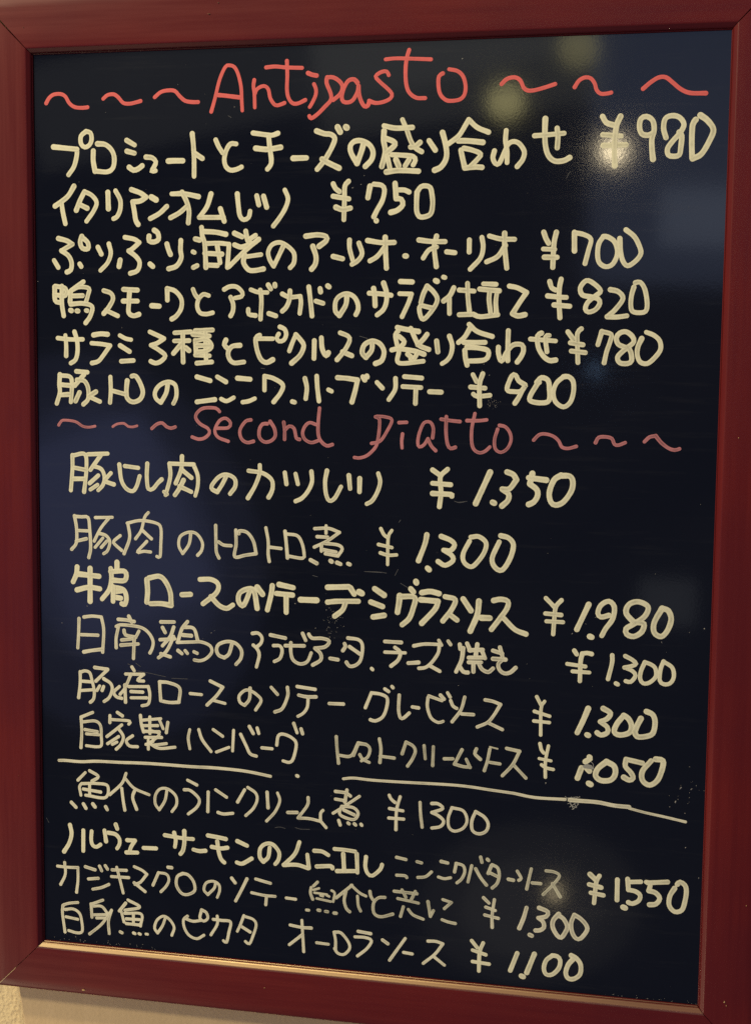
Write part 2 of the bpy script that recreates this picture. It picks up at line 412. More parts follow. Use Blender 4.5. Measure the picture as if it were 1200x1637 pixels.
# ------------------------------------------------------------------ the handwriting (board plane, tenths of a millimetre)
LINES = [
  ('heading', 'red', 'D',
   'w28.35 -2134,2694 -2114,2726 -2081,2748 -2032,2750 -1999,2733 -1972,2690 -1934,2664 -1880,2658 -1845,2661;-1736,2712 -1705,2735 -1662,2738 -1630,2716 -1598,2682 -1555,2676 -1512,2683 -1479,2691;-1383,2712 -1340,2744 -1287,2753 -1245,2747 -1213,2714 -1176,2684 -1129,2675 -1089,2674;-1001,2611 -976,2693 -945,2809 -908,2886 -882,2897 -846,2884 -820,2835 -802,2757 -798,2679 -794,2613;-952,2714 -908,2709 -815,2696;-715,2801 -720,2764 -714,2715 -711,2630;-714,2706 -696,2744 -654,2762 -623,2742 -608,2683 -577,2642 -546,2643 -515,2654;-501,2912 -498,2825 -500,2738 -490,2685 -464,2651 -428,2648 -380,2668;-637,2876 -578,2880 -506,2872 -402,2866;-363,2833 -337,2822 -307,2816;-324,2764 -311,2733 -313,2695 -336,2647 -351,2624;-239,2803 -243,2770 -215,2702 -215,2663 -250,2626 -300,2579 -341,2554 -353,2568;-239,2803 -201,2802 -160,2777 -140,2743 -154,2700 -199,2663;-44,2764 -64,2785 -100,2780 -129,2738 -144,2681 -134,2652 -103,2646 -73,2659 -44,2706 -37,2744! -34,2697 -18,2648 2,2619 22,2622 32,2642;155,2805 142,2827 110,2826 72,2800 101,2764 146,2725 176,2691 167,2663 122,2643 72,2638 32,2652;282,2953 268,2906 261,2840 265,2755 285,2697 330,2663 387,2659;134,2901 198,2905 297,2900 420,2892;495,2805 471,2787 469,2730 482,2678 517,2644 556,2638 605,2646 632,2674 638,2725 622,2782 587,2816 534,2829;860,2730 893,2760 941,2768 975,2748 995,2706 1019,2688 1057,2687 1123,2702 1187,2721;1305,2699 1331,2738 1368,2755 1401,2748 1425,2717 1437,2679 1462,2656 1501,2656 1525,2661;1713,2678 1759,2716 1805,2742 1846,2741 1884,2712 1935,2670 1991,2646 2082,2642'),
  ('line', 'cream', 'D',
   'w37.26 -2086,2412 -1921,2394!;-1921,2394 -1925,2349 -1944,2284 -1983,2231;-1857,2507 -1893,2478 -1893,2428 -1866,2406 -1833,2422 -1819,2457 -1827,2497 -1857,2507;-1808,2381 -1809,2316 -1797,2251;-1779,2426 -1724,2420 -1681,2384 -1663,2334 -1671,2274 -1710,2246 -1791,2251;-1576,2444 -1522,2413;-1575,2375 -1523,2361;-1560,2272 -1531,2253 -1498,2261 -1471,2280;-1444,2335 -1401,2329 -1377,2303 -1391,2269 -1407,2244 -1380,2247;-1292,2307 -1247,2308 -1193,2307;-1129,2477 -1121,2402 -1117,2314 -1117,2207;-1114,2353 -1061,2319;-971,2434 -950,2389 -924,2351;-835,2406 -872,2407 -900,2369 -914,2310 -903,2265 -872,2242 -830,2247 -799,2261;-723,2472 -638,2459 -597,2455 -558,2467;-705,2376 -627,2368 -540,2379;-619,2446 -612,2382 -601,2304 -606,2270 -627,2244;-457,2309 -370,2310;-305,2475 -254,2457 -213,2452 -187,2427 -202,2379 -237,2317 -268,2274 -300,2238;-268,2300 -227,2276 -158,2243;-170,2497 -152,2465;-117,2496 -109,2490;0,2394 -15,2342 -42,2270! -80,2333 -86,2377 -61,2405 -16,2409 35,2384 60,2340 51,2292 11,2250;129,2497 204,2481 308,2483;129,2465 127,2406 138,2339 117,2248;140,2420 190,2400 200,2380 170,2352 146,2334;245,2532 273,2470 299,2402 329,2359 369,2334;358,2391 329,2368 299,2364;151,2310 172,2223;181,2319 245,2315 315,2306 330,2282 316,2254;206,2289 224,2251;266,2250 291,2288;147,2214 227,2222 351,2215;415,2400 455,2342;499,2447 516,2388 527,2321 518,2274 489,2236 453,2220;536,2378 599,2424 642,2490 661,2522! 715,2474 785,2444;599,2396 668,2393 751,2383;615,2339 626,2291 641,2234;634,2350 688,2337 739,2313 718,2280 675,2238;641,2229 700,2235 748,2232;894,2451 891,2390 902,2324 903,2258;824,2330 815,2288 831,2254 855,2254 887,2324 910,2371 944,2384 978,2369 1008,2322 999,2275 966,2233;1132,2516 1131,2441 1136,2357 1156,2295 1195,2262 1248,2263 1285,2281;1068,2416 1149,2420 1248,2427;1205,2458 1211,2402 1208,2341'),
  ('line', 'cream', 'P',
   'w37.26 1477,2521 1501,2484 1544,2469;1584,2519 1563,2468 1555,2404 1553,2320 1558,2227;1482,2413 1592,2403;1486,2349 1622,2351;1782,2417 1750,2404 1713,2414 1698,2456 1706,2502 1738,2515 1775,2491 1786,2436 1774,2381 1776,2325 1784,2262;1857,2388 1841,2443 1849,2498 1885,2516 1931,2506 1960,2464 1939,2414 1899,2369 1868,2323 1874,2286 1902,2277 1938,2285 1946,2331 1949,2395 1934,2418;2028,2489 2011,2458 2009,2366 2014,2265;2055,2514 2097,2483 2133,2428 2110,2360 2067,2287 2017,2261'),
  ('line', 'cream', 'D',
   'w36.45 -1946,2156 -1985,2097 -2035,2058 -2080,2030;-2035,2053 -2025,1986 -2009,1915;-1872,2121 -1903,2066 -1931,2001;-1872,2121 -1820,2095 -1788,2049 -1810,1994 -1860,1929;-1903,2036 -1854,2013;-1709,2114 -1706,2008;-1656,2123 -1624,2063 -1625,2002 -1647,1957 -1671,1944;-1546,2129 -1483,2106 -1446,2080! -1484,2056 -1538,2051! -1527,1991 -1517,1931 -1501,1905;-1410,2080 -1376,2061;-1303,2019 -1355,1974 -1417,1942;-1269,2098 -1183,2097 -1088,2078;-1199,2107 -1168,2047 -1152,1987 -1157,1912;-1162,2022 -1216,1978 -1278,1946;-1003,2094 -1030,2015 -1083,1946! -982,1945 -919,1945;-940,1999 -914,1920;-827,2092 -819,2013 -809,1953 -783,1928 -751,1943 -741,1982;-697,2078 -683,2021;-652,2075 -631,2006;-511,2112 -490,2058 -507,1999 -543,1941 -586,1887'),
  ('line', 'cream', 'P',
   'w36.45 -195,2146 -180,2117 -154,2097;-96,2160 -119,2131 -121,2053 -124,1922;-195,2069 -93,2051;-176,2000 -133,1985 -82,1994;43,2127 30,2056;68,2140 118,2132 136,2103 124,2040 89,1978 70,1939;203,2143 211,2049! 244,2044 254,2010 220,1977 178,1964;223,2102 263,2101 293,2088;343,2086 367,2119 397,2125 427,2113 439,2065 443,2008 429,1950 370,1933 345,1961 341,2018 343,2086;84,1915 86,1913'),
  ('line', 'cream', 'D',
   'w35.64 -2060,1819 -1999,1803 -1961,1781! -2005,1757 -2039,1739! -1990,1706 -1968,1660 -1974,1614 -2002,1599;-2092,1676 -2063,1630;-1911,1652 -1900,1635;-1894,1831 -1906,1792 -1890,1754 -1851,1751 -1851,1787 -1876,1813 -1894,1823;-1782,1761 -1758,1715;-1705,1781 -1692,1720 -1715,1659 -1765,1609;-1593,1823 -1528,1810 -1494,1788! -1540,1750 -1567,1735! -1518,1699 -1492,1658 -1508,1608 -1557,1590;-1627,1677 -1636,1634;-1421,1650 -1400,1633;-1426,1829 -1426,1799 -1394,1791 -1361,1809 -1366,1849 -1390,1867;-1304,1778 -1292,1738 -1279,1710;-1208,1800 -1211,1738 -1206,1688 -1238,1637 -1292,1619;-1126,1727 -1115,1722;-1123,1627 -1097,1639;-1110,1809 -1080,1802;-1067,1882 -1062,1827 -1046,1777 -1038,1627;-1051,1856 -972,1851 -903,1837;-1041,1779 -951,1781 -882,1774;-882,1774 -893,1626;-961,1761 -942,1656;-1046,1717 -930,1711;-1030,1642 -961,1639;-845,1843 -793,1820;-770,1856 -756,1795 -740,1785;-704,1829 -746,1804;-845,1770 -803,1755 -761,1765;-683,1804 -740,1760 -803,1706 -882,1631;-667,1707 -761,1695;-777,1705 -784,1656 -751,1611 -709,1606 -651,1616;-516,1768 -552,1694 -583,1633! -610,1675 -620,1724 -594,1769 -542,1783 -490,1758 -449,1714 -449,1655 -474,1623;-372,1821 -295,1829 -239,1818 -239,1791 -284,1757;-325,1757 -304,1693 -309,1644 -333,1613;-192,1693 -130,1678;-86,1795 -85,1741 -64,1668;-25,1775 -4,1711 -29,1668 -69,1643;31,1791 122,1777 202,1778;144,1810 148,1711 154,1618;142,1750 93,1691 47,1664;271,1694 282,1693;360,1792 442,1782 526,1781;471,1815 457,1748 472,1627;472,1748 423,1729 388,1680;537,1718 589,1712;678,1790 678,1716;756,1805 765,1746 749,1679 686,1610;803,1813 874,1795 959,1792;897,1829 899,1745 914,1616;903,1755 856,1688 788,1655'),
  ('line', 'cream', 'P',
   'w35.64 1138,1834 1152,1796 1169,1767;1215,1833 1202,1762 1198,1620;1138,1732 1208,1729;1145,1682 1223,1681;1325,1832 1328,1719;1325,1829 1382,1818 1426,1789 1413,1723 1394,1643;1501,1805 1474,1760 1469,1694 1481,1647 1520,1623 1562,1639 1588,1703 1572,1769 1529,1802 1501,1805;1600,1792 1607,1713 1623,1656 1652,1628 1698,1656 1729,1703 1713,1759 1684,1806 1636,1844'),
  ('line', 'cream', 'D',
   'w34.83 -2090,1502 -2088,1414 -2054,1399;-2086,1507 -2014,1492 -2015,1445 -2087,1450;-2039,1507 -2040,1394 -2028,1312;-1886,1536 -1931,1507 -1970,1481;-1970,1481 -1914,1502 -1848,1492 -1854,1451 -1871,1399;-1976,1476 -1982,1404;-1959,1443 -1893,1445;-1977,1389 -1893,1394 -1827,1374 -1839,1312 -1873,1266;-1980,1349 -1972,1346;-1936,1345 -1925,1344;-1870,1348 -1861,1346;-1744,1478 -1695,1461 -1679,1425 -1706,1374 -1745,1328;-1729,1349 -1647,1313;-1605,1486 -1509,1481;-1608,1410 -1509,1410;-1564,1466 -1569,1395 -1570,1334 -1537,1314 -1499,1324;-1410,1380 -1358,1377;-1303,1491 -1302,1416;-1303,1491 -1250,1476 -1207,1426 -1207,1365 -1240,1315 -1272,1294;-1126,1486 -1111,1451 -1089,1426;-1020,1446 -1057,1454 -1089,1421 -1098,1376 -1079,1335 -1036,1327 -993,1336;-914,1486 -877,1504 -829,1501 -792,1466 -798,1441 -840,1431;-871,1436 -854,1391 -856,1346 -871,1316;-735,1484 -687,1468 -625,1466;-672,1481 -664,1417 -670,1295;-752,1359 -748,1327 -703,1319;-614,1332 -567,1317;-619,1514 -602,1488;-575,1518 -573,1506;-525,1457 -479,1437 -406,1442! -401,1402 -409,1333;-474,1476 -479,1417 -499,1372 -525,1347;-350,1501 -339,1417 -328,1318;-303,1412 -256,1398;-276,1491 -272,1469;-226,1508 -216,1501;-100,1452 -107,1388 -148,1321! -174,1348 -174,1408 -149,1442 -103,1459 -57,1442 -31,1403 -26,1359 -41,1327;45,1462 126,1457 186,1449;73,1491 80,1447 84,1383;137,1525 156,1467 156,1408 137,1359 97,1325;245,1535 321,1532;241,1459 317,1457! 297,1399 258,1315;416,1506 392,1457 377,1404;416,1506 456,1472 482,1423 453,1360 394,1299 370,1345 373,1384 408,1379 448,1370;467,1541 480,1535;519,1562 529,1559;585,1496 561,1448 522,1414;558,1428 560,1336;620,1482 713,1475;671,1523 675,1438 686,1351;622,1329 696,1332;771,1520 850,1517;748,1488 870,1477;810,1467 808,1419 819,1342;856,1467 850,1409 855,1337;711,1332 756,1317 863,1330;933,1506 982,1496 1040,1467! 998,1405 956,1337! 990,1323 1034,1331'),
  ('line', 'cream', 'P',
   'w34.83 1181,1534 1194,1496 1219,1482;1251,1548 1242,1496 1241,1420 1249,1313;1171,1446 1239,1439 1285,1437;1211,1391 1307,1383;1430,1441 1382,1453 1369,1496 1404,1539 1447,1524 1493,1477 1458,1444 1416,1406 1403,1367 1423,1348 1465,1363 1490,1401 1478,1429 1430,1441;1552,1484 1600,1472 1629,1430 1584,1363 1537,1320! 1594,1318 1655,1326;1693,1500 1680,1449 1677,1392 1688,1354 1726,1345 1767,1354 1775,1402 1759,1486 1730,1529 1701,1526'),
  ('line', 'cream', 'D',
   'w34.83 -2072,1165 -1985,1157 -1896,1158;-2018,1183 -2013,1116 -2014,1048;-1953,1207 -1935,1147 -1933,1075 -1948,1023 -1981,1000;-1818,1187 -1769,1195 -1719,1192;-1832,1133 -1764,1128 -1703,1118! -1753,1051 -1787,1014 -1831,1002;-1633,1185 -1593,1165 -1555,1158;-1632,1119 -1566,1080;-1624,1016 -1539,1022;-1424,1210 -1370,1187 -1326,1167! -1375,1136 -1416,1123! -1359,1090 -1318,1055 -1349,1019 -1387,1006 -1419,1018;-1253,1205 -1143,1212;-1256,1152 -1154,1155;-1197,1198 -1197,1092 -1195,1015;-1213,1127 -1262,1071;-1176,1107 -1154,1090;-1111,1219 -994,1225;-1127,1196 -1015,1186;-1042,1209 -1042,1123 -1037,1032;-1111,1158 -1106,1072;-1111,1153 -1036,1164 -999,1124 -1026,1093 -1101,1082;-1101,1123 -1015,1124;-1111,1062 -1015,1058;-1101,1009 -999,1018;-903,1160 -914,1130 -893,1107;-808,1127 -861,1120 -887,1084 -882,1044 -850,1014 -781,1020;-676,1192 -702,1171 -692,1096 -665,1036 -628,1018 -587,1037;-687,1171 -587,1171;-540,1247 -509,1233 -498,1198 -514,1163 -545,1155 -561,1177 -548,1202;-434,1198 -456,1148 -477,1093;-434,1198 -405,1168 -381,1129 -404,1069 -461,1016;-311,1161 -313,1048;-265,1179 -259,1110 -233,1065 -218,1085;-142,1212 -90,1191 -80,1161 -115,1096 -161,1041;-125,1091 -64,1067;68,1152 64,1103 28,1058! 3,1087 17,1137 68,1162 119,1143 145,1094 130,1039 90,1019;229,1247 279,1237 365,1223;234,1224 217,1202 225,1153 236,1114;242,1191 275,1159 251,1124;315,1242 346,1174 371,1135 432,1111;420,1206 396,1174 361,1140;195,1106 241,1114 342,1100 402,1081;241,1099 242,1025 398,1037;297,1080 322,1061 317,1051;362,1091 342,1056;481,1165 490,1097;562,1195 581,1136 572,1078 548,1043 518,1023;620,1156 659,1191 693,1249;686,1269 738,1225 832,1195;655,1157 788,1158;661,1108 666,1059 677,1015;675,1128 749,1123 809,1104 790,1051 672,1040;932,1231 931,1139 932,1047;872,1129 873,1090 893,1042 926,1101 965,1144 1018,1145 1029,1111 1015,1072 991,1038;1071,1181 1226,1170;1138,1218 1114,1199 1120,1131 1151,1078 1190,1050 1229,1053;1186,1204 1163,1194 1174,1103'),
  ('line', 'cream', 'P',
   'w34.83 1300,1227 1331,1186;1382,1246 1359,1219 1361,1133 1366,1039;1317,1160 1394,1148;1324,1109 1410,1100;1485,1149 1507,1230;1507,1230 1564,1213 1560,1173 1539,1106 1526,1039;1647,1136 1608,1154 1596,1192 1616,1221 1654,1229 1692,1202 1702,1169 1675,1141 1633,1107 1606,1073 1621,1040 1668,1036 1692,1055 1685,1107 1666,1136;1749,1189 1727,1136 1725,1089 1744,1046 1786,1037 1828,1071 1863,1123 1857,1175 1823,1208 1776,1227'),
  ('line', 'cream', 'D',
   'w34.83 -2060,923 -2065,856 -2062,804 -2085,730;-2060,918 -1988,909 -1975,857 -1984,742;-2050,856 -1994,852;-2057,788 -2001,792;-1943,946 -1865,941;-1888,926 -1955,852;-1938,889 -1888,884 -1861,838 -1861,765 -1895,728;-1949,857 -1933,873;-1922,806 -1951,748;-1805,813 -1850,786;-1845,776 -1778,748;-1702,912 -1700,819 -1706,742;-1684,820 -1601,800;-1584,888 -1590,831 -1585,775 -1547,749 -1497,766 -1475,812 -1491,869 -1524,920 -1551,919;-1301,882 -1312,815 -1350,748! -1383,773 -1391,814 -1360,860 -1301,885 -1252,867 -1241,816 -1247,775 -1263,744;-1101,920 -1010,896;-962,922 -903,890;-1101,757 -978,774;-935,778 -898,765 -850,789;-824,915 -739,909;-789,760 -749,767 -707,785;-642,926 -642,840;-642,931 -581,916 -520,877 -533,826 -580,765;-455,769 -439,765;-372,919 -359,859 -366,789;-294,935 -289,860 -278,775;-216,849 -195,839;-157,927 -93,923 -26,913! -41,844 -61,773;9,934 22,914;35,939 38,932;101,900 137,864;221,927 219,857 179,792;278,939 389,931;269,876 385,871;353,859 351,770;441,846 516,844'),
  ('line', 'cream', 'P',
   'w34.83 715,957 738,914;777,963 758,894 761,762;702,879 793,873;720,835 745,821 824,829;1043,898 1003,922 983,956 959,951 931,867 980,854 1019,859 1048,898 1024,859 1006,820 982,782;1116,914 1144,943 1183,929 1194,881 1186,794 1074,803 1116,899 1130,914;1279,950 1237,910 1219,852 1235,794 1284,764 1326,796 1344,864 1338,926 1308,952 1279,950'),
  ('heading', 'pink', 'D',
   'w20.25 -2073,586 -2053,614 -2025,620 -1952,611 -1902,582 -1858,576 -1813,584;-1688,583 -1658,601 -1608,606 -1581,587 -1548,584 -1517,592;w24.3 -1414,576 -1378,606 -1340,614 -1313,591 -1280,581 -1251,590;w25.515 -946,696 -973,718 -1053,717 -1096,690 -1110,654 -1080,614 -1026,584 -1016,554 -1048,522 -1091,513 -1134,526;-962,587 -887,592 -871,623 -903,653 -946,637 -978,575 -957,529 -887,503;-733,646 -770,635 -807,578 -797,522 -759,498 -715,507;-622,623 -654,620 -675,586 -675,535 -643,505 -600,511 -569,543 -574,593 -603,638;-512,635 -506,584 -506,524;-504,584 -475,610 -443,596 -427,535 -406,526;-297,624 -339,636 -370,612 -386,567 -370,527 -328,507 -284,520;-274,730 -282,639 -281,559 -260,514 -224,489 -187,498;94,681 119,667 120,607 111,537 96,487 45,435 -6,416 -42,418;104,685 155,682 201,663 171,593 126,527 70,511;247,647 297,650;271,575 266,530 269,486;465,555 469,614 449,653 408,648 379,582 370,523 380,495 410,509 435,549! 456,505 486,474;518,674 579,666 638,661;551,690 550,596 561,517 581,490 611,498;683,668 758,669 807,675;732,713 714,619 715,530 731,486 766,467 801,478 830,505;877,617 859,553 865,494 900,473 939,496 962,546 956,594 926,633 888,642;1104,554 1137,588 1176,594 1225,581 1260,552 1280,515 1319,507 1369,521;1487,547 1505,579 1548,584 1586,574 1602,540 1626,534 1668,551;1784,559 1814,588 1851,596! 1885,556 1929,523 1967,512 1996,520'),
  ('line', 'cream', 'D',
   'w32.4 -1977,387 -1978,292 -1991,150;-1972,385 -1888,394 -1878,295 -1896,142;-1967,303 -1883,290;-1968,228 -1895,230;-1865,395 -1726,403;-1771,397 -1850,291;-1827,317 -1772,298 -1750,246 -1761,193 -1795,156;-1794,255 -1856,201;-1800,192 -1851,159;-1705,273 -1750,225;-1744,215 -1684,198;-1644,332 -1630,228 -1595,172 -1551,157 -1523,190 -1501,258;-1605,323 -1511,313;-1447,343 -1451,254 -1441,176 -1408,177 -1375,215 -1347,241;-1292,347 -1287,259 -1320,138;-1331,159 -1309,144;-1281,347 -1124,346;-1124,340 -1097,274 -1097,202 -1114,139;-1205,397 -1211,312 -1249,218;-1211,312 -1140,257;-1195,240 -1222,188 -1255,140;-1222,198 -1141,164;-903,269 -930,217 -962,169! -995,184 -1000,210 -951,268 -898,285 -844,260 -839,209 -874,159;-748,314 -653,301 -594,262 -584,216 -594,175 -612,144;-672,352 -674,296 -706,213 -753,134;-503,308 -492,234;-431,302 -415,236;-325,320 -321,254 -347,193 -388,145 -430,124;-222,328 -234,257 -227,176 -205,134 -169,152 -128,227;-77,301 -68,216;-5,283 -6,197;116,319 129,267 114,206 79,144 43,121'),
  ('line', 'cream', 'P',
   'w36.45 468,351 519,317;564,358 519,307 524,208 515,118;469,266 585,260;470,201 586,198 594,188;w40.5 835,346 747,145;854,156 866,151;942,350 981,335 1002,303! 959,245 914,241! 954,211 950,171 914,135;1101,345 1086,279! 1130,245 1136,206 1113,166 1082,150;1078,318 1188,306;1279,338 1236,307 1209,228 1220,169 1250,151 1298,172 1345,242 1353,301 1333,334 1280,336'),
  ('line', 'cream', 'D',
   'w25.11 -1967,-22 -1953,-108 -1956,-204 -1990,-250;-1965,-26 -1915,-27 -1870,-31 -1859,-105 -1853,-232 -1867,-301;-1944,-120 -1871,-121;-1956,-193 -1883,-174;-1817,-29 -1697,-23;-1724,-32 -1781,-102 -1827,-188;-1792,-134 -1742,-148 -1715,-189 -1732,-248 -1760,-271;-1765,-165 -1821,-230;-1737,-185 -1777,-229;-1642,-145 -1687,-183 -1681,-204 -1632,-244;-1442,17 -1469,-18 -1492,-103 -1533,-162;-1586,-64 -1575,-158 -1615,-265;-1591,-59 -1497,-38 -1387,-52 -1354,-87 -1355,-192 -1361,-276 -1383,-275;-1486,-102 -1421,-158;-1454,-177 -1521,-251 -1476,-244 -1427,-247;-1145,-111 -1158,-185 -1202,-249! -1229,-198 -1218,-135 -1158,-104 -1103,-115 -1065,-171 -1071,-223 -1098,-256;-973,-53 -971,-167 -968,-230 -950,-269;-952,-162 -919,-181 -866,-184;-835,-80 -833,-173 -842,-256 -769,-243 -696,-230! -715,-148 -758,-92 -812,-84 -814,-102;-630,-57 -614,-144 -614,-227 -606,-278;-609,-183 -526,-190;-500,-76 -490,-170 -483,-250;-487,-93 -419,-101 -387,-146 -371,-217 -381,-248 -481,-237;-301,-51 -209,-46 -136,-70! -219,-130 -303,-172;-225,-30 -225,-79;-284,-103 -214,-104;-255,-151 -255,-197;-229,-145 -146,-152 -116,-177 -145,-224;-240,-187 -156,-199;-229,-212 -145,-224;w28.35 -328,-257 -286,-278;-195,-257 -185,-263;-150,-268 -126,-277;-77,-272 -64,-277'),
  ('line', 'cream', 'P',
   'w25.11 137,-36 158,-75 179,-90;209,-45 186,-95 184,-267;123,-139 211,-156;136,-193 186,-206 242,-202;w36.45 437,-65 425,-126 385,-234;444,-279 456,-290;530,-72 591,-95 617,-124 592,-160 547,-160! 598,-190 608,-225 558,-257 512,-234;721,-70 771,-65 817,-102 808,-162 764,-229 724,-260 679,-232 673,-177 712,-96;910,-54 960,-67 991,-110 972,-196 924,-272 879,-259 858,-200 901,-94'),
  ('line', 'cream', 'D',
   'w40.5 -1952,-368 -1958,-417 -1982,-471;-1947,-416 -1795,-426;-1859,-375 -1860,-509 -1861,-599;-1954,-525 -1869,-504 -1790,-511;-1666,-325 -1666,-378;-1711,-369 -1706,-438 -1723,-513 -1774,-579;-1711,-390 -1610,-386 -1611,-445 -1700,-448;-1695,-491 -1696,-592;-1689,-496 -1622,-509 -1601,-561 -1612,-609 -1634,-605;-1678,-522 -1628,-514;-1679,-564 -1640,-568;-1455,-433 -1450,-512 -1456,-586;-1439,-422 -1367,-408 -1323,-443 -1290,-515 -1285,-600! -1357,-592 -1429,-596;-1208,-525 -1148,-520;-1082,-417 -1006,-414 -957,-443 -968,-501 -1061,-579;-1006,-529 -952,-584 -898,-603 -855,-578;-736,-475 -768,-555 -790,-582 -817,-547 -806,-494 -747,-465 -709,-479 -688,-593;-688,-452 -651,-498;-585,-438 -592,-495 -618,-600;-539,-428 -443,-445;-557,-488 -448,-494;-491,-501 -490,-610;-393,-522 -284,-521;-212,-432 -71,-423;-60,-430 -34,-470;-3,-453 18,-463;-211,-530 -143,-521 -7,-515;-91,-524 -111,-576 -163,-620;101,-428 163,-467;76,-516 154,-542;92,-613 165,-599;370,-369 374,-379;337,-418 355,-438;266,-467 261,-518 252,-575;266,-472 363,-473 354,-545 329,-612 284,-655;409,-440 465,-430 521,-441;404,-486 516,-491! 497,-543 412,-639;561,-459 627,-476 603,-543 549,-617;594,-574 640,-607;678,-469 729,-542;779,-479 770,-566 727,-674;796,-585 851,-584;873,-470 918,-460 963,-471 959,-516 911,-589 862,-657;941,-583 1012,-650 1082,-676'),
  ('line', 'cream', 'P',
   'w30.375 1203,-440 1257,-493;1301,-449 1267,-492 1259,-562 1254,-668;1202,-538 1301,-543;1210,-587 1314,-588;w38.475 1471,-468 1401,-630;1483,-671 1496,-675;1597,-531 1549,-544 1529,-520 1547,-469 1595,-442 1629,-475 1622,-550 1580,-616 1557,-662;1752,-568 1703,-511 1720,-456 1777,-437 1836,-466 1818,-526 1753,-578 1706,-610 1711,-645 1755,-657 1802,-625 1815,-575 1781,-567 1752,-568;1922,-472 1877,-562 1879,-626 1922,-649 1959,-608 1979,-538 1960,-485 1922,-472'),
  ('line', 'cream', 'D',
   'w26.73 -1942,-721 -1946,-823 -1953,-923;-1907,-709 -1849,-700 -1781,-703;-1781,-703 -1765,-793 -1774,-944;-1929,-831 -1807,-829;-1910,-949 -1857,-937 -1777,-924;-1660,-713 -1602,-715 -1546,-723;-1585,-688 -1563,-729;-1675,-762 -1647,-750 -1569,-751 -1491,-763 -1441,-798 -1413,-850 -1419,-898 -1436,-931;-1660,-766 -1676,-842 -1676,-908;-1619,-786 -1608,-817 -1536,-829;-1513,-786 -1547,-835 -1636,-853;-1642,-888 -1519,-874;-1547,-835 -1553,-975;-1357,-716 -1264,-712;-1346,-753 -1327,-787;-1267,-747 -1292,-812 -1347,-878!;-1363,-837 -1259,-826;-1269,-811 -1292,-865 -1325,-920 -1375,-960;-1358,-932 -1292,-950;-1170,-705 -1209,-755 -1237,-841!;-1192,-743 -1126,-750 -1099,-828;-1203,-797 -1143,-799;-1242,-849 -1138,-841 -1072,-838 -1012,-861 -1001,-903 -1039,-947 -1083,-965 -1122,-962;-1237,-904 -1209,-924;-1187,-902 -1171,-920;-1125,-907 -1103,-916;-860,-837 -881,-907 -914,-935! -952,-921 -968,-885 -952,-847 -892,-825 -833,-836 -795,-881 -800,-934 -833,-976;-720,-762 -682,-758 -655,-785 -660,-822 -687,-849;-714,-840 -687,-865 -673,-906 -692,-986;-596,-766 -495,-782;-575,-836 -532,-836 -516,-866 -531,-919 -569,-942;-495,-832 -367,-827;-457,-811 -457,-874 -441,-925 -393,-949 -345,-930 -319,-872;-378,-745 -357,-790;-336,-748 -314,-773 -246,-771 -198,-787 -224,-825 -293,-839! -256,-873 -255,-915 -308,-951;-192,-901 -140,-907;-96,-798 -90,-818 -107,-845;-73,-760 -5,-767 22,-797 22,-859 7,-911 -24,-939 -61,-946 -82,-921;-62,-817 7,-861;86,-953 93,-960;172,-770 280,-771;173,-840 307,-838;239,-806 274,-835 261,-887 215,-929;328,-904 395,-896;363,-789 429,-774 526,-771;529,-770 522,-827 482,-890 441,-926 398,-934;467,-912 534,-946;525,-745 543,-775;586,-747 602,-769;w30.375 661,-764 665,-794;683,-788 674,-865 640,-943;660,-901 686,-940 716,-944;708,-756 729,-801;774,-758 765,-829;724,-799 809,-791;804,-797 825,-846;720,-847 820,-841;720,-877 801,-873;751,-881 752,-937;786,-884 807,-918 847,-934 877,-909;875,-793 935,-810;919,-770 936,-840 911,-877 917,-912 948,-936 987,-929 1022,-896;876,-846 956,-847'),
  ('line', 'cream', 'P',
   'w30.375 1389,-766 1405,-790;1497,-782 1468,-777 1439,-783! 1430,-834 1428,-959;1347,-853 1460,-864;1381,-899 1486,-901;1625,-783 1625,-833 1603,-936;1653,-961 1665,-967;1706,-784 1750,-806 1774,-830 1741,-847 1703,-857! 1752,-876 1772,-905 1744,-946 1713,-943;1827,-817 1805,-873 1801,-923 1821,-951 1859,-944 1897,-902 1890,-848 1856,-825 1827,-817;1941,-806 1924,-856 1921,-926 1946,-949 1984,-942 2006,-901 1995,-842 1941,-806'),
  ('line', 'cream', 'D',
